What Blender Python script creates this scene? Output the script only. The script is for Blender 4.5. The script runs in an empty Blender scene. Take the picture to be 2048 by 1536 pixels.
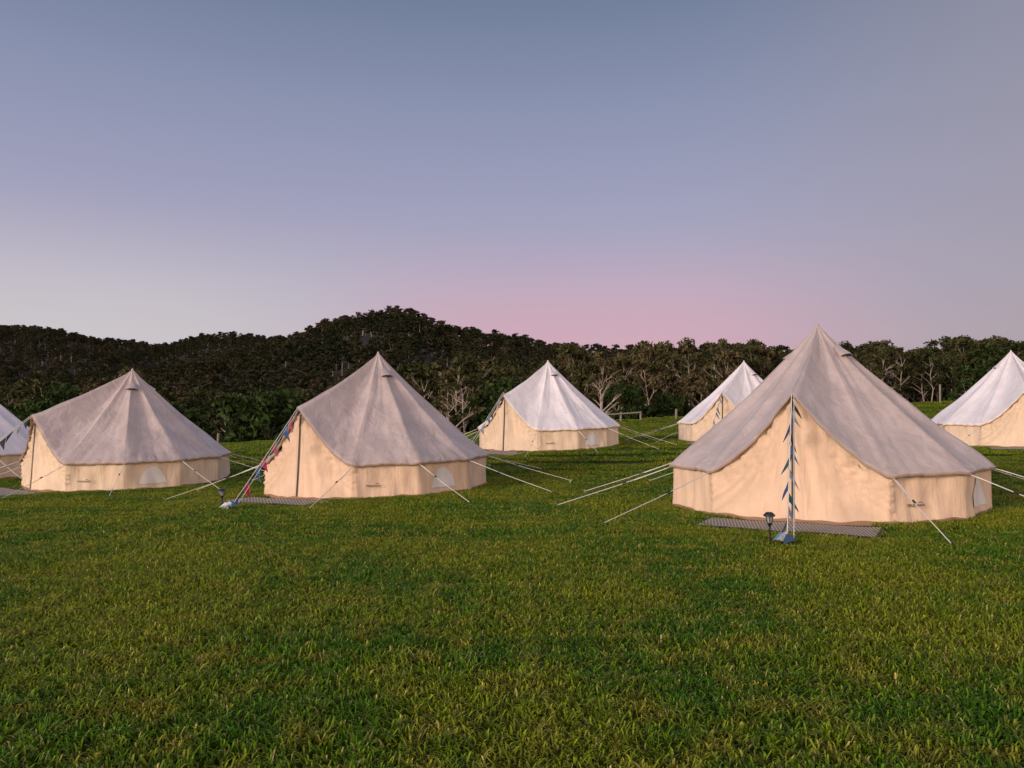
import bpy, math, random
import numpy as np
from mathutils import Vector, Matrix
S=bpy.context.scene
rng=np.random.default_rng(7); random.seed(7)
F=1550.0
def lin(r,g,b):
    f=lambda c:(c/255/12.92) if c/255<=0.04045 else ((c/255+0.055)/1.055)**2.4
    return (f(r),f(g),f(b),1)
def link(o,parent=None):
    S.collection.objects.link(o)
    if parent: o.parent=parent
    return o
def mk(name,V,Fc,mats,parent=None,smooth=False,mi=None,dolink=True):
    m=bpy.data.meshes.new(name)
    m.from_pydata([tuple(map(float,v)) for v in V],[],[tuple(map(int,f)) for f in Fc])
    if not isinstance(mats,(list,tuple)): mats=[mats]
    for a in mats: m.materials.append(a)
    if mi is not None: m.polygons.foreach_set('material_index',np.array(mi,dtype=np.int32))
    if smooth: m.polygons.foreach_set('use_smooth',[True]*len(m.polygons))
    m.update()
    o=bpy.data.objects.new(name,m)
    if dolink: link(o,parent)
    return o
# ---------------- materials
def mat(name):
    m=bpy.data.materials.new(name); m.use_nodes=True
    return m,m.node_tree.nodes,m.node_tree.links,m.node_tree.nodes['Principled BSDF']
def simple(name,col,rough=.7,noise=0.15,scale=8,metal=0):
    m,n,l,b=mat(name)
    b.inputs['Roughness'].default_value=rough; b.inputs['Metallic'].default_value=metal
    t=n.new('ShaderNodeTexNoise'); t.inputs['Scale'].default_value=scale; t.inputs['Detail'].default_value=4
    tc=n.new('ShaderNodeTexCoord'); l.new(tc.outputs['Object'],t.inputs['Vector'])
    mx=n.new('ShaderNodeMix'); mx.data_type='RGBA'
    mx.inputs[6].default_value=[c*(1-noise) for c in col[:3]]+[1]
    mx.inputs[7].default_value=[min(1,c*(1+noise)) for c in col[:3]]+[1]
    l.new(t.outputs['Fac'],mx.inputs[0]); l.new(mx.outputs[2],b.inputs['Base Color'])
    return m
def M(n,l,op,a,b=None,c=None,clamp=False):
    x=n.new('ShaderNodeMath'); x.operation=op; x.use_clamp=clamp
    for i,v in enumerate((a,b,c)):
        if v is None: continue
        if isinstance(v,(int,float)): x.inputs[i].default_value=v
        else: l.new(v,x.inputs[i])
    return x.outputs[0]
def MR(n,l,v,a,b,c=0,d=1,smooth=True):
    x=n.new('ShaderNodeMapRange')
    if smooth: x.interpolation_type='SMOOTHSTEP'
    l.new(v,x.inputs[0])
    for i,k in enumerate((a,b,c,d)): x.inputs[i+1].default_value=k
    return x.outputs[0]
def MIX(n,l,f,a,b,blend='MIX'):
    x=n.new('ShaderNodeMix'); x.data_type='RGBA'; x.blend_type=blend
    for i,v in ((0,f),(6,a),(7,b)):
        if isinstance(v,(int,float)): x.inputs[i].default_value=v
        elif isinstance(v,(tuple,list)): x.inputs[i].default_value=v
        else: l.new(v,x.inputs[i])
    return x.outputs[2]
def canvas(name,col,seam=.72,rough=.75,foldscale=(5,5,1.0),bump=.35,sheen=0.0,stain=.84):
    m,n,l,b=mat(name)
    b.inputs['Roughness'].default_value=rough
    b.inputs['Sheen Weight'].default_value=sheen
    tc=n.new('ShaderNodeTexCoord')
    uv=n.new('ShaderNodeUVMap'); sp=n.new('ShaderNodeSeparateXYZ'); l.new(uv.outputs[0],sp.inputs[0])
    fr=M(n,l,'FRACT',sp.outputs[0]); d=M(n,l,'ABSOLUTE',M(n,l,'SUBTRACT',fr,0.5))
    w=M(n,l,'DIVIDE',0.012,M(n,l,'ADD',sp.outputs[1],0.08))
    s=M(n,l,'GREATER_THAN',d,M(n,l,'SUBTRACT',0.5,w))
    no=n.new('ShaderNodeTexNoise'); no.inputs['Scale'].default_value=1.6; no.inputs['Detail'].default_value=7; no.inputs['Roughness'].default_value=.66
    l.new(tc.outputs['Object'],no.inputs['Vector'])
    f=MR(n,l,no.outputs['Fac'],.3,.7)
    base=MIX(n,l,f,[c*stain for c in col[:3]]+[1],[min(1,c*1.08) for c in col[:3]]+[1])
    base=MIX(n,l,M(n,l,'MULTIPLY',s,.5),base,[c*seam for c in col[:3]]+[1])
    l.new(base,b.inputs['Base Color'])
    mp=n.new('ShaderNodeMapping'); mp.inputs['Scale'].default_value=foldscale; l.new(tc.outputs['Object'],mp.inputs[0])
    fo=n.new('ShaderNodeTexNoise'); fo.inputs['Scale'].default_value=1; fo.inputs['Detail'].default_value=4; fo.inputs['Distortion'].default_value=.9; l.new(mp.outputs[0],fo.inputs['Vector'])
    fine=n.new('ShaderNodeTexNoise'); fine.inputs['Scale'].default_value=60; fine.inputs['Detail'].default_value=3; l.new(tc.outputs['Object'],fine.inputs['Vector'])
    hh=M(n,l,'ADD',fo.outputs['Fac'],M(n,l,'MULTIPLY',fine.outputs['Fac'],.05))
    hh=M(n,l,'ADD',hh,M(n,l,'MULTIPLY',s,.15))
    bp=n.new('ShaderNodeBump'); bp.inputs['Strength'].default_value=bump; bp.inputs['Distance'].default_value=.06
    l.new(hh,bp.inputs['Height']); l.new(bp.outputs[0],b.inputs['Normal'])
    return m
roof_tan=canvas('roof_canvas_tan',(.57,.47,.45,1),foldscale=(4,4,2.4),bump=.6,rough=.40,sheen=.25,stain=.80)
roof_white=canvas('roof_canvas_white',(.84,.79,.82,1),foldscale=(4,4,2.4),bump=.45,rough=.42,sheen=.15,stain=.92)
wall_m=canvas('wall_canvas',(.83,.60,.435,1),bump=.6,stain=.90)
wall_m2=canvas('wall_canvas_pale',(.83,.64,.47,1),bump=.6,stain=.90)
hem_m=simple('hem_canvas',(.42,.31,.25),.8)
sheet_m=simple('groundsheet',(.32,.19,.11),.8)
rope_m=simple('rope_white',(.74,.71,.68),.8)
dark_m=simple('dark_plastic',(.02,.02,.022),.4)
zip_m=simple('zip_dark',(.06,.045,.035),.6)
mesh_win=simple('window_mesh',(.80,.76,.74),.5,.05)
metal_m=simple('steel',(.5,.5,.5),.35,.1,8,1)
glass_m=simple('lamp_glass',(.35,.37,.36),.12,.1)
wood_m=simple('weathered_wood',(.24,.2,.165),.9,.35,14)
flag_cols=[simple('flag_navy',(.03,.07,.17),.85),simple('flag_pink',(.50,.035,.11),.85),simple('flag_teal',(.02,.10,.11),.85),
 simple('flag_white',(.60,.61,.65),.85),simple('flag_blue_pattern',(.09,.19,.36),.85,.8,60),simple('flag_rose',(.50,.12,.18),.85,.6,50),
 simple('flag_charcoal',(.05,.055,.06),.85,.6,40),simple('flag_grey_pattern',(.30,.33,.36),.85,.8,50)]
def matmat():
    m,n,l,b=mat('woven_mat'); b.inputs['Roughness'].default_value=.7
    tc=n.new('ShaderNodeTexCoord'); sp=n.new('ShaderNodeSeparateXYZ'); l.new(tc.outputs['Object'],sp.inputs[0])
    # rows of diamonds / chevrons in a woven plastic mat
    px=M(n,l,'PINGPONG',sp.outputs[0],.045); py=M(n,l,'PINGPONG',sp.outputs[1],.075)
    d=M(n,l,'ADD',M(n,l,'DIVIDE',px,.045),M(n,l,'DIVIDE',py,.075))
    a=M(n,l,'GREATER_THAN',M(n,l,'FRACT',M(n,l,'MULTIPLY',d,1.0)),.5)
    ex=M(n,l,'GREATER_THAN',M(n,l,'ABSOLUTE',sp.outputs[0]),1.13); ey=M(n,l,'GREATER_THAN',M(n,l,'ABSOLUTE',sp.outputs[1]),.41)
    a=M(n,l,'MULTIPLY',a,M(n,l,'SUBTRACT',1,M(n,l,'MAXIMUM',ex,ey)))
    l.new(MIX(n,l,a,(.012,.012,.012,1),(.52,.47,.41,1)),b.inputs['Base Color'])
    return m
mat_m=matmat()
# ---------------- ground height
def P(px,Y,y=None,z=None):
    X=(px-1024)/F*Y
    return (X,Y,z if z is not None else 1.6-(y-820)/F*Y)
cp=[(0,0,0),(0,5,0),(-4,6,-.02),(4,6,.0),(-9,9,-.1),(9,8,.1),(0,11,-.04),
 (5.22,13.2,.0),(-3.07,17.7,-.19),(-10.15,20.8,-.36),(1.28,27.6,.35),(8.9,29.7,.42),(16.9,26.3,.5),(-16.3,23,-.32),(11,15,.15),
 P(-300,35,905),P(0,35,900),P(440,38,889),P(560,38,886),P(960,43,868),P(1300,52,838),P(1480,58,826),P(1830,62,806),P(2048,62,800),P(2500,62,795),
 (-20,5,-.3),(20,5,.4),(0,-15,0),(-20,-15,-.2),(20,-15,.2)]
cp=np.array(cp,float)
def U(r2): return np.where(r2>1e-9,r2*np.log(np.maximum(r2,1e-9)),0)
d2=((cp[:,None,:2]-cp[None,:,:2])**2).sum(-1); nC=len(cp)
A=np.zeros((nC+3,nC+3)); A[:nC,:nC]=U(d2)+np.eye(nC)*2.0; A[:nC,nC]=1; A[:nC,nC+1:]=cp[:,:2]; A[nC:,:nC]=A[:nC,nC:].T
Wt=np.linalg.solve(A,np.concatenate([cp[:,2],[0,0,0]]))
def rbf(x,y):
    r2=(x[...,None]-cp[:,0])**2+(y[...,None]-cp[:,1])**2
    return U(r2)@Wt[:nC]+Wt[nC]+Wt[nC+1]*x+Wt[nC+2]*y
Es=[-3,-1,-.35,-.04,.2,.5,1,3]; Ev=[30,36,39,44,53,62,66,50]
def gz(x,y):
    x=np.asarray(x,float); y=np.asarray(y,float)
    d=np.hypot(x,y)+1e-9
    s=x/np.maximum(y,.2*d+.01)
    s=np.clip(s,-3,3)
    E=np.interp(s,Es,Ev)*np.sqrt(1+np.minimum(s*s,1.3))
    E=np.where(y<0,26,E)
    k=np.minimum(1,E/d)
    z=rbf(x*k,y*k)
    over=np.maximum(0,d-E)
    depth=np.interp(s,[-1,-.3,0,.25,.6],[11,11,9,5,3])
    return z-depth*(1-np.exp(-(over/28)**1.6))
def g1(x,y): return float(gz(np.array([x]),np.array([y]))[0])
# hills
hl=np.array([(-1500,700),(-400,640),(0,655),(60,661),(120,670),(180,684),(240,689),(300,694),(350,690),(400,678),(450,674),(500,676),(540,684),(600,700),(700,730),(1000,800),(1500,815)])
hm=np.array([(-600,800),(0,775),(300,748),(420,722),(520,706),(570,694),(600,687),(640,670),(700,653),(740,643),(785,636),(830,643),(860,654),(920,666),(1000,680),(1060,690),(1120,702),(1180,712),(1300,718),(1500,722),(2048,728),(3000,740)])
hr=np.array([(-1500,835),(700,870),(950,840),(1100,815),(1200,800),(1300,790),(1400,784),(1500,788),(1620,796),(1740,794),(1960,784),(2048,788),(3000,790)])
def sm(t): t=np.clip(t,0,1); return t*t*(3-2*t)
def hz(x,y):
    x=np.asarray(x,float); y=np.asarray(y,float)
    s=x/np.maximum(y,1); px=s*F+1024
    base=gz(x*np.minimum(1,100/np.maximum(y,1)),np.minimum(y,100.0))
    out=base
    for tab,D,Y0,th,back in ((hl,1050,500,9,400),(hm,620,170,9,300),(hr,250,95,12,150)):
        yy=np.interp(px,tab[:,0],tab[:,1])
        top=1.6+(820-yy)/F*D-th
        t=np.where(y<D,sm((y-Y0)/(D-Y0))**.85,1-.6*sm((y-D)/back))
        out=np.maximum(out,base+(top-base)*t)
    w=np.clip((y-120)/200,0,1)
    out=out+w*(3.2*np.sin(x/37+1.3*np.sin(y/51))*np.cos(y/43)+1.6*np.sin(x/17+y/23))
    return out
az=np.concatenate([np.radians(np.linspace(-62,62,160)),np.radians(np.linspace(67,293,40))])
dd=np.concatenate([[0.3],np.geomspace(1,90,110),[100,120,180,300,600,1200,2500,4500]])
AA,DD=np.meshgrid(az,dd,indexing='ij')
X=np.sin(AA)*DD; Y=np.cos(AA)*DD
Z=gz(X,Y); Z=np.where(DD>92,Z-1.5-(DD>150)*4,Z)
na,nd=AA.shape
V=np.stack([X,Y,Z],-1).reshape(-1,3); Fc=[]
for i in range(na):
    j=(i+1)%na
    for k in range(nd-1): Fc.append((i*nd+k,i*nd+k+1,j*nd+k+1,j*nd+k))
V=np.vstack([V,[[0,0,g1(0,0)]]]); c0=len(V)-1
for i in range(na): Fc.append((c0,i*nd,((i+1)%na)*nd))
def groundmat():
    m,n,l,b=mat('lawn_soil'); b.inputs['Roughness'].default_value=.95; b.inputs['Specular IOR Level'].default_value=.1
    g=n.new('ShaderNodeNewGeometry')
    a=n.new('ShaderNodeTexNoise'); a.inputs['Scale'].default_value=.35; a.inputs['Detail'].default_value=6; l.new(g.outputs['Position'],a.inputs['Vector'])
    c=n.new('ShaderNodeTexNoise'); c.inputs['Scale'].default_value=14; c.inputs['Detail'].default_value=8; l.new(g.outputs['Position'],c.inputs['Vector'])
    x=MIX(n,l,MR(n,l,a.outputs['Fac'],.35,.65),(.052,.085,.008,1),(.088,.105,.012,1))
    x=MIX(n,l,MR(n,l,c.outputs['Fac'],.4,.62),MIX(n,l,.6,x,(.020,.024,.008,1)),x)
    l.new(x,b.inputs['Base Color'])
    bp=n.new('ShaderNodeBump'); bp.inputs['Strength'].default_value=.8; bp.inputs['Distance'].default_value=.04; l.new(c.outputs['Fac'],bp.inputs['Height']); l.new(bp.outputs[0],b.inputs['Normal'])
    return m
mk('ground',V,Fc,groundmat(),smooth=True)
ss=np.linspace(-1.5,1.5,260); yy=np.concatenate([np.linspace(88,300,50),np.linspace(310,1500,100)])
SS,YY=np.meshgrid(ss,yy,indexing='ij'); XX=SS*YY; ZZ=hz(XX,YY)
ZZ=np.where(YY<93,ZZ-2.5,ZZ)
V=np.stack([XX,YY,ZZ],-1).reshape(-1,3); n2=len(yy)
Fc=[(i*n2+k,(i+1)*n2+k,(i+1)*n2+k+1,i*n2+k+1) for i in range(len(ss)-1) for k in range(n2-1)]
hillm=simple('forest_floor',(.028,.023,.015),.95,.5,.05)
mk('hills',V,Fc,hillm,smooth=True)
# ---------------- scatter via geometry nodes
def scatter(name,pts,rot,scl,idx,coll):
    m=bpy.data.meshes.new(name); m.vertices.add(len(pts)); m.vertices.foreach_set('co',np.asarray(pts,np.float32).ravel())
    a=m.attributes.new('rotv','FLOAT_VECTOR','POINT'); a.data.foreach_set('vector',np.asarray(rot,np.float32).ravel())
    a=m.attributes.new('sclv','FLOAT_VECTOR','POINT'); a.data.foreach_set('vector',np.asarray(scl,np.float32).ravel())
    a=m.attributes.new('idx','INT','POINT'); a.data.foreach_set('value',np.asarray(idx,np.int32).ravel())
    m.update()
    o=link(bpy.data.objects.new(name,m))
    ng=bpy.data.node_groups.new(name+'_nodes','GeometryNodeTree')
    ng.interface.new_socket(name='Geometry',in_out='INPUT',socket_type='NodeSocketGeometry')
    ng.interface.new_socket(name='Geometry',in_out='OUTPUT',socket_type='NodeSocketGeometry')
    N=ng.nodes; L=ng.links
    gi=N.new('NodeGroupInput'); go=N.new('NodeGroupOutput')
    ci=N.new('GeometryNodeCollectionInfo'); ci.inputs['Collection'].default_value=coll
    ci.inputs['Separate Children'].default_value=True; ci.inputs['Reset Children'].default_value=True
    ip=N.new('GeometryNodeInstanceOnPoints'); ip.inputs['Pick Instance'].default_value=True
    def na(nm,t):
        x=N.new('GeometryNodeInputNamedAttribute'); x.data_type=t; x.inputs['Name'].default_value=nm; return x.outputs[0]
    e=N.new('FunctionNodeEulerToRotation'); L.new(na('rotv','FLOAT_VECTOR'),e.inputs[0])
    L.new(gi.outputs[0],ip.inputs['Points']); L.new(ci.outputs[0],ip.inputs['Instance'])
    L.new(e.outputs[0],ip.inputs['Rotation']); L.new(na('sclv','FLOAT_VECTOR'),ip.inputs['Scale']); L.new(na('idx','INT'),ip.inputs['Instance Index'])
    L.new(ip.outputs[0],go.inputs[0])
    md=o.modifiers.new('scatter','NODES'); md.node_group=ng
    return o
# ---------------- trees
def leafmat(name,c1,c2,c3):
    m,n,l,b=mat(name); b.inputs['Roughness'].default_value=.85; b.inputs['Specular IOR Level'].default_value=.1
    oi=n.new('ShaderNodeObjectInfo')
    r=n.new('ShaderNodeValToRGB'); e=r.color_ramp.elements
    e[0].position=0; e[0].color=c1; e[1].position=1; e[1].color=c3
    k=e.new(.55); k.color=c2
    g=n.new('ShaderNodeNewGeometry'); no=n.new('ShaderNodeTexNoise'); no.inputs['Scale'].default_value=.012; l.new(g.outputs['Position'],no.inputs['Vector'])
    f=M(n,l,'ADD',M(n,l,'MULTIPLY',oi.outputs['Random'],.6),M(n,l,'MULTIPLY',MR(n,l,no.outputs['Fac'],.35,.65),.4))
    l.new(f,r.inputs[0])
    tc=n.new('ShaderNodeTexCoord'); n3=n.new('ShaderNodeTexNoise'); n3.inputs['Scale'].default_value=1.3; n3.inputs['Detail'].default_value=3; l.new(tc.outputs['Object'],n3.inputs['Vector'])
    x=MIX(n,l,MR(n,l,n3.outputs['Fac'],.35,.65,.0,1),(.45,.45,.45,1),(1.5,1.5,1.4,1))
    l.new(MIX(n,l,1.0,r.outputs[0],x,'MULTIPLY'),b.inputs['Base Color'])
    return m
leaf_euc=leafmat('eucalypt_leaves',(.026,.038,.013,1),(.060,.060,.024,1),(.120,.088,.048,1))
leaf_far=leafmat('hill_leaves',(.018,.026,.012,1),(.038,.040,.019,1),(.078,.058,.036,1))
leaf_dark=leafmat('bush_leaves',(.018,.036,.010,1),(.036,.060,.016,1),(.060,.074,.024,1))
bark_pale=simple('pale_bark',(.46,.37,.30),.85,.35,3)
bark_mid=simple('grey_bark',(.26,.21,.17),.85,.35,3)
bark_dark=simple('dark_bark',(.10,.08,.06),.9,.35,3)
def tube(V,Fc,mi,pts,rads,sides,mid):
    base=len(V)
    pts=[Vector(p) for p in pts]
    for i,p in enumerate(pts):
        d=(pts[min(i+1,len(pts)-1)]-pts[max(i-1,0)]).normalized()
        u=d.orthogonal().normalized(); w=d.cross(u)
        for k in range(sides):
            a=2*math.pi*k/sides
            V.append(tuple(p+(u*math.cos(a)+w*math.sin(a))*rads[i]))
    for i in range(len(pts)-1):
        for k in range(sides):
            k2=(k+1)%sides
            Fc.append((base+i*sides+k,base+i*sides+k2,base+(i+1)*sides+k2,base+(i+1)*sides+k)); mi.append(mid)
def tree(name,seed,H,R,ncl,nl,leaf,mats,crown0=.35,trunk_r=.16,clr=.26,bare=0.0,sides=5,dolink=False,parent=None):
    r=random.Random(seed); V=[];Fc=[];mi=[]
    lean=Vector((r.uniform(-.06,.06),r.uniform(-.06,.06),1))
    tp=[Vector((0,0,-.6))]
    for i in range(1,6):
        t=i/5*.85; tp.append(Vector((lean.x*H*t+r.uniform(-.02,.02)*H,lean.y*H*t+r.uniform(-.02,.02)*H,H*t)))
    tube(V,Fc,mi,tp,[trunk_r*(1-.85*i/5) for i in range(6)],sides,0)
    ends=[]
    nb=ncl
    for i in range(nb):
        t=crown0+(1-crown0)*(i+.5)/nb
        f=min(t/.85,1)*5; k=min(int(f),4); p0=tp[k].lerp(tp[k+1],min(f-k,1)) if t<.85 else tp[5]
        a=i*2.4+r.uniform(-.5,.5)
        prof=math.sin(math.pi*min(1,((t-crown0)/(1-crown0))*.75+.22))
        rr=R*prof*r.uniform(.45,1.05)
        p1=Vector((p0.x+math.cos(a)*rr,p0.y+math.sin(a)*rr,min(H,t*H+rr*r.uniform(.2,.7))))
        pm=(p0+p1)/2+Vector((r.uniform(-.1,.1),r.uniform(-.1,.1),-.06*rr))*1.0
        br=trunk_r*(1-t)*.6+.025
        tube(V,Fc,mi,[p0-Vector((0,0,rr*.25)),pm,p1],[br,br*.65,br*.25],4,0)
        for q in range(2):
            pe=p1+Vector((r.uniform(-1,1),r.uniform(-1,1),r.uniform(-.1,1)))*R*.3
            tube(V,Fc,mi,[pm,(pm+pe)/2+Vector((0,0,.1)),pe],[br*.5,br*.35,br*.15],3,0)
            if q==0 or bare>0: ends.append(pe)
        ends.append(p1)
    g=np.random.default_rng(seed+100)
    LV=[]
    for e in ends:
        if r.random()<bare: continue
        cr=R*clr*r.uniform(.6,1.35); cnt=int(nl*r.uniform(.6,1.3))
        u=g.normal(size=(cnt,3)); u/=np.linalg.norm(u,axis=1)[:,None]
        c=np.array(e)+u*(g.random((cnt,1))**.45)*cr*np.array([1.15,1.15,.7])
        a=g.normal(size=(cnt,3)); a/=np.linalg.norm(a,axis=1)[:,None]
        b=np.cross(a,g.normal(size=(cnt,3))); b/=np.linalg.norm(b,axis=1)[:,None]
        sz=leaf*g.uniform(.5,1.3,(cnt,1))
        LV.append(np.stack([c-a*sz,c+b*sz*.45,c+a*sz,c-b*sz*.45],1).reshape(-1,3))
    base=len(V)
    if LV:
        LV=np.vstack(LV); V=V+[tuple(v) for v in LV]
        nq=len(LV)//4; Fc+= [(base+4*i,base+4*i+1,base+4*i+2,base+4*i+3) for i in range(nq)]; mi+=[1]*nq
    return mk(name,V,Fc,mats,parent,mi=mi,dolink=dolink)
def coll(name,objs):
    c=bpy.data.collections.new(name)
    for o in objs: c.objects.link(o)
    return c
near_tr=[]
for i in range(9):
    if i<3: near_tr.append(tree('src_near_%d'%i,20+i,11.5,2.6,10,80,.26,[bark_pale,leaf_euc],.50,.17,.28,.2))
    elif i<6: near_tr.append(tree('src_near_%d'%i,20+i,11,2.3,10,50,.24,[bark_pale,leaf_euc],.42,.19,.26,.42))
    else: near_tr.append(tree('src_near_%d'%i,20+i,7,3.0,13,120,.26,[bark_dark,leaf_dark],.12,.17,.38))
far_tr=[tree('src_far_%d'%i,60+i,10,2.0,8,30,.46,[bark_mid if i%3 else bark_dark,leaf_far],.28+.2*(i%2),.22,.40,.08,3) for i in range(8)]
c_near=coll('tree_sources_near',near_tr); c_far=coll('tree_sources_far',far_tr)
def treepts(y0,y1,sp,smax,smin=None):
    smin=-smax if smin is None else smin
    n=int((smax-smin)*(y1**2-y0**2)/2/(sp*sp))
    yv=np.sqrt(rng.uniform(y0*y0,y1*y1,n)); sv=rng.uniform(smin,smax,n)
    return sv*yv,yv
xa,ya=treepts(62,235,5.0,1.1); xb,yb=treepts(105,262,5.2,1.1,.02)
x=np.concatenate([xa,xb]); y=np.concatenate([ya,yb])
s=x/y; lim=np.interp(s,[-1,-.3,0,.2,.5,1],[62,64,68,80,100,105]); k=y>lim; x=x[k];y=y[k]
z=np.where(y<92,gz(x,y),hz(x,y)); n=len(x); s=x/y
cap=np.interp(s*F+1024,[-500,0,200,400,560,700,900,1100,1250,1400,1500,1600,1700,1850,1960,2100,3000],[740,748,755,790,800,775,742,716,698,685,692,702,702,696,688,694,690])
cap=cap+rng.exponential(18,n)-7
idx=np.where(rng.random(n)<np.where(s<-.08,.6,.15),rng.integers(6,9,n),rng.integers(0,6,n))
hh_=np.where(idx<6,11.3,7.0)
sc=np.minimum(rng.uniform(.75,1.45,n),(1.6+(820-cap)/F*y-z)/hh_)
k=sc>.38; x,y,z,sc,idx=x[k],y[k],z[k],sc[k],idx[k]; n=len(x); wd=np.maximum(sc,.7)*1.0
scatter('forest_trees',np.stack([x,y,z-.2],-1),np.stack([rng.normal(0,.05,n),rng.normal(0,.05,n),rng.uniform(0,6.28,n)],-1),np.stack([wd,wd,sc],-1),idx,c_near)
x,y=treepts(235,1120,8.0,.92)
k=~((y>700)&(x/y>-.15)); x=x[k];y=y[k]
z=hz(x,y); n=len(x); sc=rng.uniform(.5,1.3,n)
scatter('hill_forest',np.stack([x,y,z-.3],-1),np.stack([0*x,0*x,rng.uniform(0,6.28,n)],-1),np.stack([sc*1.4,sc*1.4,sc],-1),rng.integers(0,8,n),c_far)
def place(o,px,Y):
    X=(px-1024)/F*Y; o.location=(X,Y,(g1(X,Y) if Y<92 else float(hz(np.array([X]),np.array([Y]))[0]))-.1)
t=tree('eucalyptus_tree',301,8,2.6,12,30,.2,[bark_pale,leaf_euc],.3,.2,.2,.75,dolink=True); place(t,900,66)
t=tree('eucalyptus_tree',305,7,2.4,12,30,.2,[bark_pale,leaf_euc],.3,.19,.2,.75,dolink=True); place(t,1205,70)
t=tree('broadleaf_tree',311,5.0,2.4,16,260,.2,[bark_dark,leaf_dark],.12,.2,.40,dolink=True); place(t,1330,80)
t=tree('broadleaf_tree',312,9,3.2,16,260,.22,[bark_dark,leaf_dark],.12,.2,.42,dolink=True); place(t,95,60)
t=tree('eucalyptus_tree',318,7,2.6,12,120,.2,[bark_pale,leaf_euc],.3,.18,.3,.2,dolink=True); place(t,1400,82)
# ---------------- tents
def seamphase(a): 
    f=(a/(math.pi/6)); return f-math.floor(f)
def poly(a,R):
    h=math.pi/12; f=seamphase(a)*2*h-h
    return R*math.cos(h)/math.cos(f)
def wrap(a): return (a+math.pi)%(2*math.pi)-math.pi
DZ=1.86; EZ=.70
def edge(a):
    w=abs(wrap(a)); u=min(1,w/(math.pi/6))
    ph=seamphase(a)
    r=poly(a,2.55)-.035*math.sin(math.pi*ph)*(1 if u>=1 else .3)
    z=EZ+.02*math.sin(math.pi*ph)
    if u<1:
        z=EZ+(DZ-EZ)*(1-u)**1.35; r=r+ -.12*(1-u)+.02
    return r,z
def tent(cx,cy,phi,roofm,wallm,Ht=3.0,seed=0,bunt=True,bdir=None,mat_on=True,name='bell_tent',muted=False):
    r_=random.Random(seed)
    gz0=g1(cx,cy); al=-math.radians(phi)
    E=bpy.data.objects.new(name,None); E.empty_display_size=.3; link(E); E.location=(cx,cy,gz0); E.rotation_euler=(0,0,al)
    ca,sa=math.cos(al),math.sin(al)
    def gl(x,y): return g1(cx+ca*x-sa*y,cy+sa*x+ca*y)-gz0
    nA=12*16; nT=34; V=[]
    ph=[r_.uniform(0,6.28) for _ in range(8)]
    pan=[r_.uniform(.6,1.4) for _ in range(12)]
    base_off=[gl(math.sin(2*math.pi*i/nA)*2.5,-math.cos(2*math.pi*i/nA)*2.5) for i in range(nA)]
    def psag(a,t):
        sp=seamphase(a); pk=pan[int(a/(math.pi/6)+1e-6)%12]
        return .06*math.sin(math.pi*t)+.085*pk*math.sin(math.pi*sp)*math.sin(math.pi*min(1,t*.9+.02))
    for i in range(nA):
        a=2*math.pi*i/nA; r,z=edge(a); z+=base_off[i]*.85
        for j in range(nT+1):
            t=j/nT
            rr=.035+(r-.035)*t; zz=Ht+(z-Ht)*t
            wr=.012*math.sin(a*37+ph[0]+t*9)*t*(1-t)*2+.010*math.sin(a*19+ph[1]-t*14)*t+.007*math.sin(a*61+ph[2]+t*5)*t**2
            sp=seamphase(a); e_=min(sp,1-sp)
            wr+=.016*math.sin(e_*30-(1-t)*16+ph[3])*max(0,t-.5)*2*(1-e_)
            off=-psag(a,t)+wr
            if j<2: zz+=.02*(2-j)/2
            V.append((math.sin(a)*(rr+off*.6),-math.cos(a)*(rr+off*.6),zz+off*.75))
        x,y,z3=V[-1]; wv=.004*math.sin(a*80+ph[3])
        V.append((x*(1.0+wv),y*(1+wv),z3-.045)); V.append((x*.985,y*.985,z3-.045))
    st=nT+3; Fc=[];uv=[];mi=[]
    for i in range(nA):
        i2=(i+1)%nA
        for j in range(st-1):
            Fc.append((i*st+j,i*st+j+1,i2*st+j+1,i2*st+j)); mi.append(0 if j<nT else 1)
            u0=i/16; u1=(i+1)/16; v0=min(1,j/nT); v1=min(1,(j+1)/nT)
            uv+=[(u0,v0),(u0,v1),(u1,v1),(u1,v0)]
    V.append((0,0,Ht+.05)); c=len(V)-1
    for i in range(nA):
        Fc.append((c,i*st,((i+1)%nA)*st)); mi.append(0); uv+=[(.5,.0)]*3
    o=mk('roof',V,Fc,[roofm,hem_m if roofm is roof_tan else wallm],E,True,mi)
    ul=o.data.uv_layers.new(name='UVMap')
    ul.data.foreach_set('uv',np.array(uv,np.float32).ravel())
    def wallpt(a,v):
        r,z=edge(a); bo=base_off[int(round(a/(2*math.pi)*nA))%nA]; zt=z-.005+bo*.85
        b0=bo-.03
        w=abs(wrap(a)); du=max(0,1-w/(math.pi/6))
        rb=poly(a,2.5)-.05*du; rt=r-.07-.03*du
        zz=b0+(zt-b0)*v; rr=rb+(rt-rb)*v**.8
        sv=math.sin(math.pi*min(1,v*1.0))
        if du>0:
            k=w/(math.pi/6); sg=1 if wrap(a)>0 else -1
            q=k/(max(.10,1.02-v*.97))
            fold=(.036*math.sin(q*13+ph[6]+sg)+.024*math.sin(q*31+ph[7]+v*2+sg*2)+.024*math.sin(wrap(a)*62+ph[4]+v*5))*(.35+.65*v)*min(1,k*6)*(1-.3*k)
            fold+=-.05*sv*math.sin(math.pi*min(1,k))
        else:
            fold=.009*math.sin(a*47+ph[4]+v*3)+.010*math.sin(a*23+ph[5]-v*4)-.03*sv*math.sin(math.pi*seamphase(a))
        return (math.sin(a)*(rr+fold),-math.cos(a)*(rr+fold),zz)
    V=[];Fc=[];uv=[];nV=22; nW=12*24
    for i in range(nW):
        a=2*math.pi*i/nW
        for j in range(nV+1): V.append(wallpt(a,j/nV))
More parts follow.
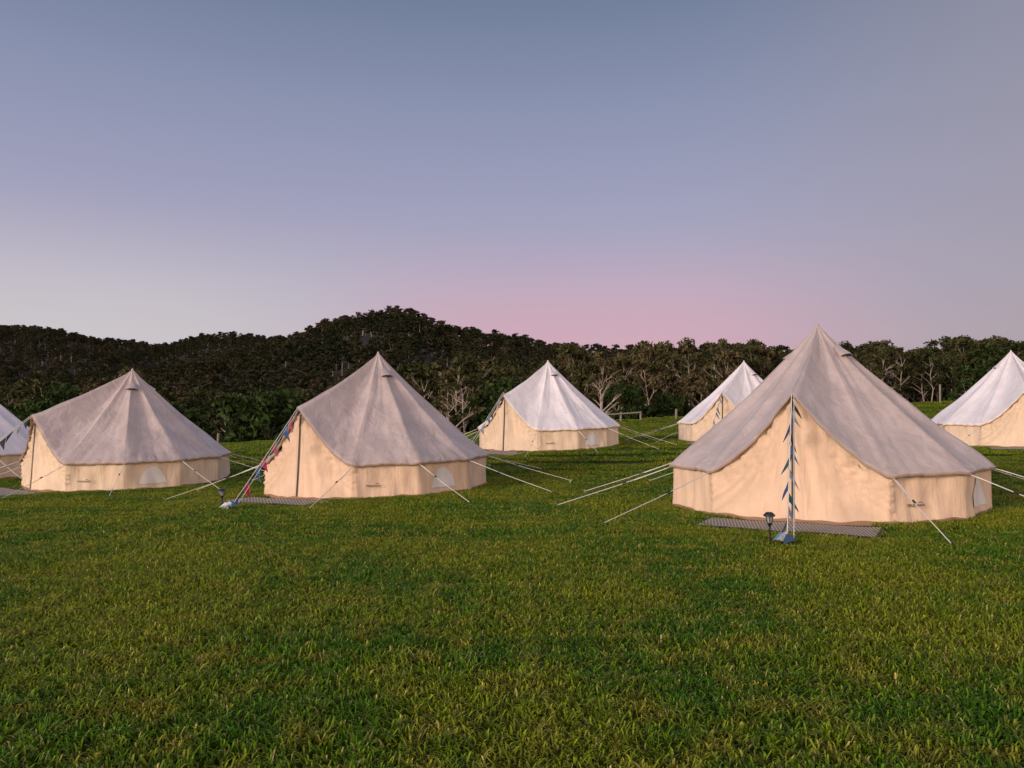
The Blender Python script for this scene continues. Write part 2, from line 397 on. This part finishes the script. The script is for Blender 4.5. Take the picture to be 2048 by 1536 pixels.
    st=nV+1; mi=[]
    for i in range(nW):
        i2=(i+1)%nW
        for j in range(nV):
            Fc.append((i*st+j,i2*st+j,i2*st+j+1,i*st+j+1)); mi.append(0)
            u0=i/24;u1=(i+1)/24
            uv+=[(u0,.6),(u1,.6),(u1,.6),(u0,.6)]
    o=mk('wall',V,Fc,[wallm],E,True,mi)
    ul=o.data.uv_layers.new(name='UVMap'); ul.data.foreach_set('uv',np.array(uv,np.float32).ravel())
    V=[];Fc=[]
    for i in range(nW):
        a=2*math.pi*i/nW; p=wallpt(a,0); k=1.012; wv=.012*math.sin(a*14+ph[0])+.008*math.sin(a*33+ph[2])
        V+= [(p[0]*(k+.008),p[1]*(k+.008),p[2]-.03),(p[0]*(k-.004),p[1]*(k-.004),p[2]+.085+wv)]
    for i in range(nW):
        j=(i+1)%nW; Fc.append((2*i,2*j,2*j+1,2*i+1))
    mk('groundsheet_edge',V,Fc,sheet_m,E,True)
    def strip(nm,a0,a1,v0,v1,m_,off=.008,nu=6,nv=8,shape=None):
        V=[];Fc=[]
        for i in range(nu+1):
            for j in range(nv+1):
                a=a0+(a1-a0)*i/nu; vv=v0+(v1-v0)*j/nv
                if shape: vv=v0+(v1-v0)*shape(i/nu)*j/nv
                p=Vector(wallpt(a%(2*math.pi),vv)); d=Vector((math.sin(a),-math.cos(a),0))
                V.append(p+d*off)
        for i in range(nu):
            for j in range(nv): Fc.append((i*(nv+1)+j,(i+1)*(nv+1)+j,(i+1)*(nv+1)+j+1,i*(nv+1)+j+1))
        return mk(nm,V,Fc,m_,E,True)
    strip('door_zip',-.007,.007,.03,.93,zip_m,.014,2,20)
    strip('door_flap',-.035,-.009,.03,.95,wallm,.02,2,20)
    for k,a in enumerate((75,-75,165,-165)):
        ar=math.radians(a)
        strip('window_%d'%k,ar-.13,ar+.13,.25,.25+.55,mesh_win,.014,12,6,lambda u:max(.05,math.sin(math.pi*min(1,max(0,u)))**.6))
    ar=math.radians(39); p=Vector(wallpt(ar,.38)); d=Vector((math.sin(math.radians(45)),-math.cos(math.radians(45)),0))
    LO=.05
    fc=bpy.data.curves.new('label','FONT'); fc.body='FIELDHAVEN'; fc.size=.05; fc.align_x='CENTER'; fc.extrude=.0005; fc.offset=.001; fc.materials.append(dark_m)
    to=link(bpy.data.objects.new('label_text',fc),E); to.location=p+d*LO; to.rotation_euler=(math.pi/2-.1,0,math.radians(45))
    X_=Vector((math.cos(math.radians(45)),math.sin(math.radians(45)),0))
    q0=p+d*LO+Vector((0,0,.044))
    V=[];
    for i in range(9):
        t=i/8; V.append(q0+X_*(t*.10+.02)+Vector((0,0,.012*math.sin(t*math.pi)))); V.append(q0+X_*(t*.10+.02)+Vector((0,0,.020*math.sin(t*math.pi)+.003)))
    mk('label_mark',V,[(2*i,2*i+2,2*i+3,2*i+1) for i in range(8)],dark_m,E)
    for k,a in enumerate((62,-72,180)):
        ar=math.radians(a); t=.21; 
        r,z=edge(ar%(2*math.pi)); dirv=Vector((math.sin(ar),-math.cos(ar),0)); tang=Vector((math.cos(ar),math.sin(ar),0))
        def rp(t): 
            sg=psag(ar%(2*math.pi),t)
            rr=.035+(r-.035)*t-sg*.6; return dirv*rr+Vector((0,0,Ht+(z-Ht)*t-sg*.75))
        sl=(rp(t+.06)-rp(t-.06)).normalized(); nrm=tang.cross(sl); 
        if nrm.z<0: nrm=-nrm
        V=[];Fc=[]; n_=10; m2=5
        for j in range(m2+1):
            tt=j/m2
            c=rp(t-.085+.085*tt)
            for i in range(n_+1):
                th=math.pi*i/n_
                w_=.14*tt**.5+.01; h_=.095*tt**.8
                V.append(c+tang*math.cos(th)*w_+nrm*(math.sin(th)*h_+.004)+sl*(.03*math.sin(th)*tt))
        for j in range(m2):
            for i in range(n_): Fc.append((j*(n_+1)+i,j*(n_+1)+i+1,(j+1)*(n_+1)+i+1,(j+1)*(n_+1)+i))
        mk('vent_hood_%d'%k,V,Fc,roofm,E,True)
        c=rp(t-.003); V=[c+nrm*.003]+[c+tang*math.cos(math.pi*i/n_)*.13+nrm*(math.sin(math.pi*i/n_)*.085+.004) for i in range(n_+1)]
        mk('vent_opening_%d'%k,V,[(0,i+1,i+2) for i in range(n_)],zip_m,E)
    V=[];Fc=[];mi=[]
    for s_ in range(1,12):
        a=math.radians(s_*30); 
        r,z=edge(a); z+=gl(math.sin(a)*2.5,-math.cos(a)*2.5)*.85
        p=Vector((math.sin(a)*r*.985,-math.cos(a)*r*.985,z-.03))
        a2=a+r_.uniform(-.05,.04)-(.05 if s_==1 else 0); R2=4.4+r_.uniform(-.2,.2)
        q=Vector((math.sin(a2)*R2,-math.cos(a2)*R2,0)); q.z=gl(q.x,q.y)+.06
        mid=p.lerp(q,.5)-Vector((0,0,.015))
        tube(V,Fc,mi,[p,mid,q],[.0062]*3,5,0)
        tube(V,Fc,mi,[p.lerp(q,.05)+Vector((.015,0,0)),p.lerp(q,.34)+Vector((.015,0,-.015))],[.005]*2,4,0)
        m0=p.lerp(q,.36+r_.uniform(-.03,.05)); dv=(q-p).normalized()
        tube(V,Fc,mi,[m0,m0+dv*.07],[.015,.015],5,1)
        tube(V,Fc,mi,[q+Vector((0,0,.03))+dv*.04,q-Vector((0,0,.12))-dv*.05],[.009,.007],5,2)
    mk('guy_ropes',V,Fc,[rope_m,dark_m,metal_m],E,True,mi)
    V=[];Fc=[];mi=[]; tube(V,Fc,mi,[(0,0,0),(0,0,Ht+.03)],[.018,.018],8,0); tube(V,Fc,mi,[(0,0,Ht-.12),(0,0,Ht+.045),(0,0,Ht+.085)],[.05,.03,.006],10,1)
    mk('centre_pole',V,Fc,[metal_m,roofm],E,True,mi)
    if bunt:
        bd=math.radians(bdir if bdir is not None else 8)
        r0,z0=edge(0.0); p=Vector((0,-r0*.99,z0-.01))
        q=p+Vector((math.sin(bd)*1.95,-math.cos(bd)*1.95,0)); q.z=gl(q.x,q.y)+.07
        V=[];Fc=[];mi=[]
        tube(V,Fc,mi,[p,p.lerp(q,.5)-Vector((0,0,.01)),q],[.007]*3,5,0)
        tube(V,Fc,mi,[p+Vector((.03,0,-.03)),q+Vector((.07,.05,-.0))],[.005]*2,5,0)
        tube(V,Fc,mi,[q+Vector((0,0,.04)),q-Vector((0,0,.12))],[.010,.010],6,2)
        mk('door_ropes',V,Fc,[rope_m,dark_m,metal_m],E,True,mi)
        V=[];Fc=[];mi=[]
        nf=11
        for i in range(nf):
            t=.02+.9*i/nf; dt=.08; c=p.lerp(q,t)-Vector((0,0,.05*math.sin(math.pi*t))); c2=p.lerp(q,t+dt)-Vector((0,0,.05*math.sin(math.pi*(t+dt))))
            sgn=[1,1,-1,1,-1,1,1,-1,1,-1][(i+seed)%10]
            if muted: sgn=[1,1,-1,1,1,-1,1,-1,1,1,-1][i]
            side=Vector((sgn*(r_.uniform(.07,.13) if muted else r_.uniform(.11,.18)),0,0))
            tip=c.lerp(c2,.75)+side+Vector((0,r_.uniform(-.04,.04),-.20+r_.uniform(-.03,.03)))
            c=c-side*.15
            b=len(V); K=4; bow=Vector((r_.uniform(-.03,.03),r_.uniform(-.03,.03),0))
            for j in range(K+1):
                s1=c.lerp(tip,j/K); s2=c2.lerp(tip,j/K); mm=(s1+s2)/2+bow*math.sin(math.pi*(j/K)*.8+.4)
                V+=[s1,mm,s2]
            ci=([6,7,0,6,4,2,7,0,2,7] if muted else [1,4,0,1,2,5,4,0,5,2])[(i+(0 if muted else seed))%10]
            for j in range(K):
                for e in range(2):
                    x0=b+3*j+e; Fc.append((x0,x0+1,x0+4,x0+3)); mi.append(ci)
        for i in range(5):
            b=len(V); a=r_.uniform(0,6.28); cc=q+Vector((r_.uniform(-.08,.08),r_.uniform(-.1,.1),r_.uniform(-.02,.02)))
            pts=[cc+Vector((math.cos(a+k*2.1)*.10,math.sin(a+k*2.1)*.10,r_.uniform(-.03,.05))) for k in range(3)]+[cc+Vector((0,0,.08))]
            V+=pts; Fc+=[(b,b+1,b+3),(b+1,b+2,b+3),(b+2,b,b+3)]; mi+=[[3,4,3,7,0][i]]*3
        mk('bunting_flags',V,Fc,flag_cols,E,False,mi)
    if mat_on:
        nx,ny=24,8; V=[];Fc=[]
        mo=Vector((.02,-3.02,0))
        for i in range(nx+1):
            for j in range(ny+1):
                x=-1.18+2.36*i/nx; y=-.45+.9*j/ny
                V.append((x,y,gl(x+mo.x,y+mo.y)+.035+.006*math.sin(x*5+y*3)))
        for i in range(nx):
            for j in range(ny): Fc.append((i*(ny+1)+j,(i+1)*(ny+1)+j,(i+1)*(ny+1)+j+1,i*(ny+1)+j+1))
        o=mk('doormat',V,Fc,mat_m,E); o.location=mo
        md=o.modifiers.new('s','SOLIDIFY'); md.thickness=.012
    return E,gl
def solar_light(x,y):
    E=bpy.data.objects.new('solar_path_light',None); link(E); E.location=(x,y,g1(x,y)); E.rotation_euler=(.04,-.06,.3)
    V=[];Fc=[];mi=[]
    tube(V,Fc,mi,[(0,0,-.1),(0,0,.22)],[.010,.010],8,0)
    tube(V,Fc,mi,[(0,0,.20),(0,0,.23),(0,0,.25)],[.012,.028,.034],12,0)
    mk('stake',V,Fc,[dark_m],E,True,mi)
    V=[];Fc=[];mi=[]; tube(V,Fc,mi,[(0,0,.25),(0,0,.31),(0,0,.335)],[.028,.042,.046],14,0); mk('lens',V,Fc,[glass_m],E,True,mi)
    V=[];Fc=[];mi=[]; tube(V,Fc,mi,[(0,0,.332),(0,0,.345),(0,0,.365),(0,0,.375),(0,0,.376)],[.07,.07,.048,.04,.001],16,0); mk('cap',V,Fc,[dark_m],E,True,mi)
    V=[];Fc=[];mi=[]
    for k in range(6):
        a=k*math.pi/3; tube(V,Fc,mi,[(math.cos(a)*.032,math.sin(a)*.032,.245),(math.cos(a)*.05,math.sin(a)*.05,.34)],[.004,.004],4,0)
    mk('cage',V,Fc,[dark_m],E,True,mi)
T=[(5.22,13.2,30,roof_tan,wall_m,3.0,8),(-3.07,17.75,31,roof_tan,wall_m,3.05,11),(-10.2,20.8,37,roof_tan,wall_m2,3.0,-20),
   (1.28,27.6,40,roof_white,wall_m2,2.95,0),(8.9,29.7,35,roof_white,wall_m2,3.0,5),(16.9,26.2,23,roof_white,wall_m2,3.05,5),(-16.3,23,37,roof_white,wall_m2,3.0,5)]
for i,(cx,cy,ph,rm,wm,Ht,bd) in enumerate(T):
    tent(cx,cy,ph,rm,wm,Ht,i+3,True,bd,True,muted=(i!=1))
solar_light(3.13,9.45); solar_light(-5.2,14.0)
def post(px,Y,h,r=.06,nm='wooden_post'):
    X=(px-1024)/F*Y; V=[];Fc=[];mi=[]
    tube(V,Fc,mi,[(0,0,-.3),(0,0,h*.5),(.02,0,h),(.02,0,h+.005)],[r,r*.97,r*.93,.001],8,0)
    o=mk(nm,V,Fc,[wood_m],None,True,mi); o.location=(X,Y,g1(X,Y)); return o
post(437,36,.62); post(1352,50,.68,.08); post(1880,60,1.45,.08); post(1443,52,.7,.06)
E=bpy.data.objects.new('wooden_fence',None); link(E); Y=50.0; x0=(1202-1024)/F*Y; x1=(1281-1024)/F*Y
V=[];Fc=[];mi=[]
for xx in (x0,(x0+x1)/2,x1):
    g=g1(xx,Y); tube(V,Fc,mi,[(xx,Y,g-.3),(xx,Y,g+.62),(xx,Y,g+.625)],[.07,.065,.001],8,0)
tube(V,Fc,mi,[(x0,Y-.08,g1(x0,Y)+.5),(x1,Y-.08,g1(x1,Y)+.55)],[.05,.05],8,0)
mk('rails',V,Fc,[wood_m],E,True,mi)
# ---------------- grass
def grassmat():
    m,n,l,b=mat('grass_blades'); b.inputs['Roughness'].default_value=.5; b.inputs['Specular IOR Level'].default_value=.16
    g=n.new('ShaderNodeNewGeometry')
    a=n.new('ShaderNodeTexNoise'); a.inputs['Scale'].default_value=.42; a.inputs['Detail'].default_value=7; a.inputs['Roughness'].default_value=.65; l.new(g.outputs['Position'],a.inputs['Vector'])
    c=n.new('ShaderNodeTexNoise'); c.inputs['Scale'].default_value=3.5; c.inputs['Detail'].default_value=5; l.new(g.outputs['Position'],c.inputs['Vector'])
    at=n.new('ShaderNodeAttribute'); at.attribute_name='bcol'
    base=MIX(n,l,MR(n,l,a.outputs['Fac'],.41,.59),(.080,.205,.004,1),(.24,.300,.008,1))
    base=MIX(n,l,MR(n,l,c.outputs['Fac'],.45,.72),base,(.30,.30,.025,1))
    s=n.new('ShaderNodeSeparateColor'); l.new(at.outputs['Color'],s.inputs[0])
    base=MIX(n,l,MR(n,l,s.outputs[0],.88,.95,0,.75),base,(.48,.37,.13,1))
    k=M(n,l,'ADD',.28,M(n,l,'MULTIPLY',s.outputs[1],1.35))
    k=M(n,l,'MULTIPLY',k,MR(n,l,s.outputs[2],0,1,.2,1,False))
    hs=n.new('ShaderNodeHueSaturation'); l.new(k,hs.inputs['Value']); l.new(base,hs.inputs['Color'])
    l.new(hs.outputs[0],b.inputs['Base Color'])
    tr=n.new('ShaderNodeBsdfTranslucent'); l.new(hs.outputs[0],tr.inputs[0]); ms=n.new('ShaderNodeMixShader'); ms.inputs[0].default_value=.2
    l.new(b.outputs[0],ms.inputs[1]); l.new(tr.outputs[0],ms.inputs[2]); l.new(ms.outputs[0],n['Material Output'].inputs[0])
    return m
gm=grassmat()
def tuft(name,seed,R,nb,hmin,hmax,w,square=True):
    g=np.random.default_rng(seed)
    c=np.stack([g.uniform(-R,R,nb),g.uniform(-R,R,nb),np.full(nb,-.01)],-1)
    h=g.uniform(hmin,hmax,nb); h[g.random(nb)<.06]*=1.4
    d=g.random(nb)*6.283; D=np.stack([np.cos(d),np.sin(d),0*d],-1)
    lean=g.uniform(.15,1.3,nb)*h
    tw=d+np.pi/2+g.normal(0,.4,nb); Sd=np.stack([np.cos(tw),np.sin(tw),0*tw],-1)
    ww=w*g.uniform(.6,1.3,nb)
    up=np.array([0,0,1.])
    P0=c; P1=c+D*(lean*.22)[:,None]+up*(h*.5)[:,None]; P2=c+D*(lean*.6)[:,None]+up*(h*.82)[:,None]; P3=c+D*lean[:,None]+up*(h*.84)[:,None]
    W=Sd*ww[:,None]*.5
    vs=np.stack([P0-W*.8,P0+W*.8,P1-W,P1+W,P2-W*.8,P2+W*.8,P3],1)
    V=vs.reshape(-1,3)
    o=np.arange(nb)*7
    q=np.stack([np.stack([o,o+1,o+3,o+2],-1),np.stack([o+2,o+3,o+5,o+4],-1)],1).reshape(-1,4)
    t=np.stack([o+4,o+5,o+6],-1)
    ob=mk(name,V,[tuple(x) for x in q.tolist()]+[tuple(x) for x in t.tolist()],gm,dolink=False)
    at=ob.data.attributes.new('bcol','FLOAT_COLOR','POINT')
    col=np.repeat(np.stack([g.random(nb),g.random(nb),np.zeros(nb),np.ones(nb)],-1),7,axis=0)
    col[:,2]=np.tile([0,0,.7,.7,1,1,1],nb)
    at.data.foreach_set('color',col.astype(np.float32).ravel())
    return ob
cA=coll('tufts_near',[tuft('tuft_a%d'%i,i,.235,1050,.024,.068,.0078) for i in range(7)])
cB=coll('tufts_mid',[tuft('tuft_b%d'%i,20+i,.42,1800,.024,.060,.0098) for i in range(6)])
cC=coll('tufts_far',[tuft('tuft_c%d'%i,40+i,1.02,2900,.028,.07,.02) for i in range(6)])
def ok(x,y,pad):
    k=np.ones(len(x),bool)
    for (cx,cy,ph,*_) in T:
        k&=np.hypot(x-cx,y-cy)>2.42+pad*.5
        al=-math.radians(ph); ca,sa=math.cos(al),math.sin(al)
        lx=ca*(x-cx)+sa*(y-cy); ly=-sa*(x-cx)+ca*(y-cy)
        k&=~((np.abs(lx-.02)<1.18+pad*.8)&(np.abs(ly+3.02)<.45+pad*.8))
    return k
def gr(d0,d1,sp,pad,c,nm,vary,fill=False):
    xs=np.arange(-d1,d1,sp); ys=np.arange(0,d1,sp); X,Y=np.meshgrid(xs,ys); x=X.ravel()+rng.uniform(-.05,.05,X.size)*sp; y=Y.ravel()+rng.uniform(-.05,.05,X.size)*sp
    if fill: k=(y>=d0)&(y<d1)&(np.abs(x)<y*.9+1.5)&~ok(x,y,.85)&ok(x,y,pad)
    else: k=(y>=d0)&(y<d1)&(np.abs(x)<y*.95+1.5)&ok(x,y,pad)
    x=x[k];y=y[k]
    s=x/y; E=np.interp(s,Es,Ev)+8; k=(y<E); x=x[k];y=y[k]
    z=gz(x,y); n=len(x)
    hm_=1+vary*(np.sin(x*1.7+np.sin(y*1.3)*2)*np.cos(y*1.9+x*.4))
    rz=rng.integers(0,4,n)*math.pi/2+rng.uniform(-.12,.12,n)
    sc=rng.uniform(1.0,1.12,n)
    scatter(nm,np.stack([x,y,z],-1),np.stack([0*z,0*z,rz],-1),np.stack([sc,sc,sc*hm_],-1),rng.integers(0,len(c.objects),n),c)
gr(1.5,9.7,.40,.26,cA,'grass',.25)
gr(9.5,21.2,.72,.5,cB,'grass',.25)
gr(8.5,32,.30,.15,cA,'grass',.2,True)
gr(21,72,1.75,1.1,cC,'grass',.2)
# ---------------- world
w=bpy.data.worlds.new('World'); S.world=w; w.use_nodes=True; n=w.node_tree.nodes; l=w.node_tree.links; bg=n['Background']
tc=n.new('ShaderNodeTexCoord'); sp=n.new('ShaderNodeSeparateXYZ'); l.new(tc.outputs['Generated'],sp.inputs[0])
X,Y,Zc=sp.outputs
rp=n.new('ShaderNodeValToRGB'); e=rp.color_ramp.elements
st=[(0,(180,158,170)),(.09,(188,168,182)),(.15,(177,167,188)),(.25,(159,158,185)),(.36,(138,145,173)),(.47,(112,125,153)),(.75,(132,140,166)),(1,(140,148,170))]
e[0].position=0; e[0].color=lin(*st[0][1]); e[1].position=1; e[1].color=lin(*st[-1][1])
for p_,c_ in st[1:-1]: k=e.new(p_); k.color=lin(*c_)
l.new(Zc,rp.inputs[0])
leftw=M(n,l,'MULTIPLY',MR(n,l,X,.05,-.5),MR(n,l,Zc,.26,.07))
c1=MIX(n,l,M(n,l,'MULTIPLY',leftw,.8),rp.outputs[0],lin(203,200,202))
pk=M(n,l,'SUBTRACT',X,.12); pk=M(n,l,'MULTIPLY',pk,pk); pk=MR(n,l,pk,.16,.0)
pk=M(n,l,'MULTIPLY',pk,MR(n,l,Zc,.24,.06)); pk=M(n,l,'MULTIPLY',pk,MR(n,l,Y,0,.6))
c2=MIX(n,l,M(n,l,'MULTIPLY',pk,.85),c1,lin(207,163,180))
rg=M(n,l,'MULTIPLY',MR(n,l,X,.15,.65),MR(n,l,Y,-.1,.5))
c3=MIX(n,l,M(n,l,'MULTIPLY',rg,.6),c2,lin(152,143,150))
bk=M(n,l,'MULTIPLY',MR(n,l,Y,.1,-.9),MR(n,l,Zc,.75,.0))
c4=MIX(n,l,bk,c3,(2.2,1.62,1.25,1))
sky=n.new('ShaderNodeTexSky'); sky.sky_type='NISHITA'; sky.sun_disc=False; sky.sun_elevation=math.radians(14); 
az_s=math.radians(230); sky.sun_rotation=az_s
ns=MIX(n,l,1.0,sky.outputs[0],(.006,.006,.006,1),'MULTIPLY')
l.new(MIX(n,l,1.0,c4,ns,'ADD'),bg.inputs[0]); bg.inputs[1].default_value=1.0
ld=bpy.data.lights.new('sun','SUN'); ld.energy=2.1; ld.angle=math.radians(14); ld.color=(1,.82,.69)
so=link(bpy.data.objects.new('sun',ld))
sd=Vector((math.sin(az_s)*math.cos(math.radians(14)),math.cos(az_s)*math.cos(math.radians(14)),math.sin(math.radians(14))))
so.rotation_euler=sd.to_track_quat('Z','Y').to_euler()
cam=bpy.data.cameras.new('camera'); co=link(bpy.data.objects.new('camera',cam)); co.location=(0,0,1.6+g1(0,0)); cam.sensor_width=36; cam.lens=36*F/2048
co.rotation_euler=(math.radians(90)+math.atan(52/F),0,0); cam.clip_end=8000; cam.clip_start=.05
S.camera=co
S.view_settings.view_transform='Standard'; S.view_settings.look='None'; S.view_settings.exposure=0
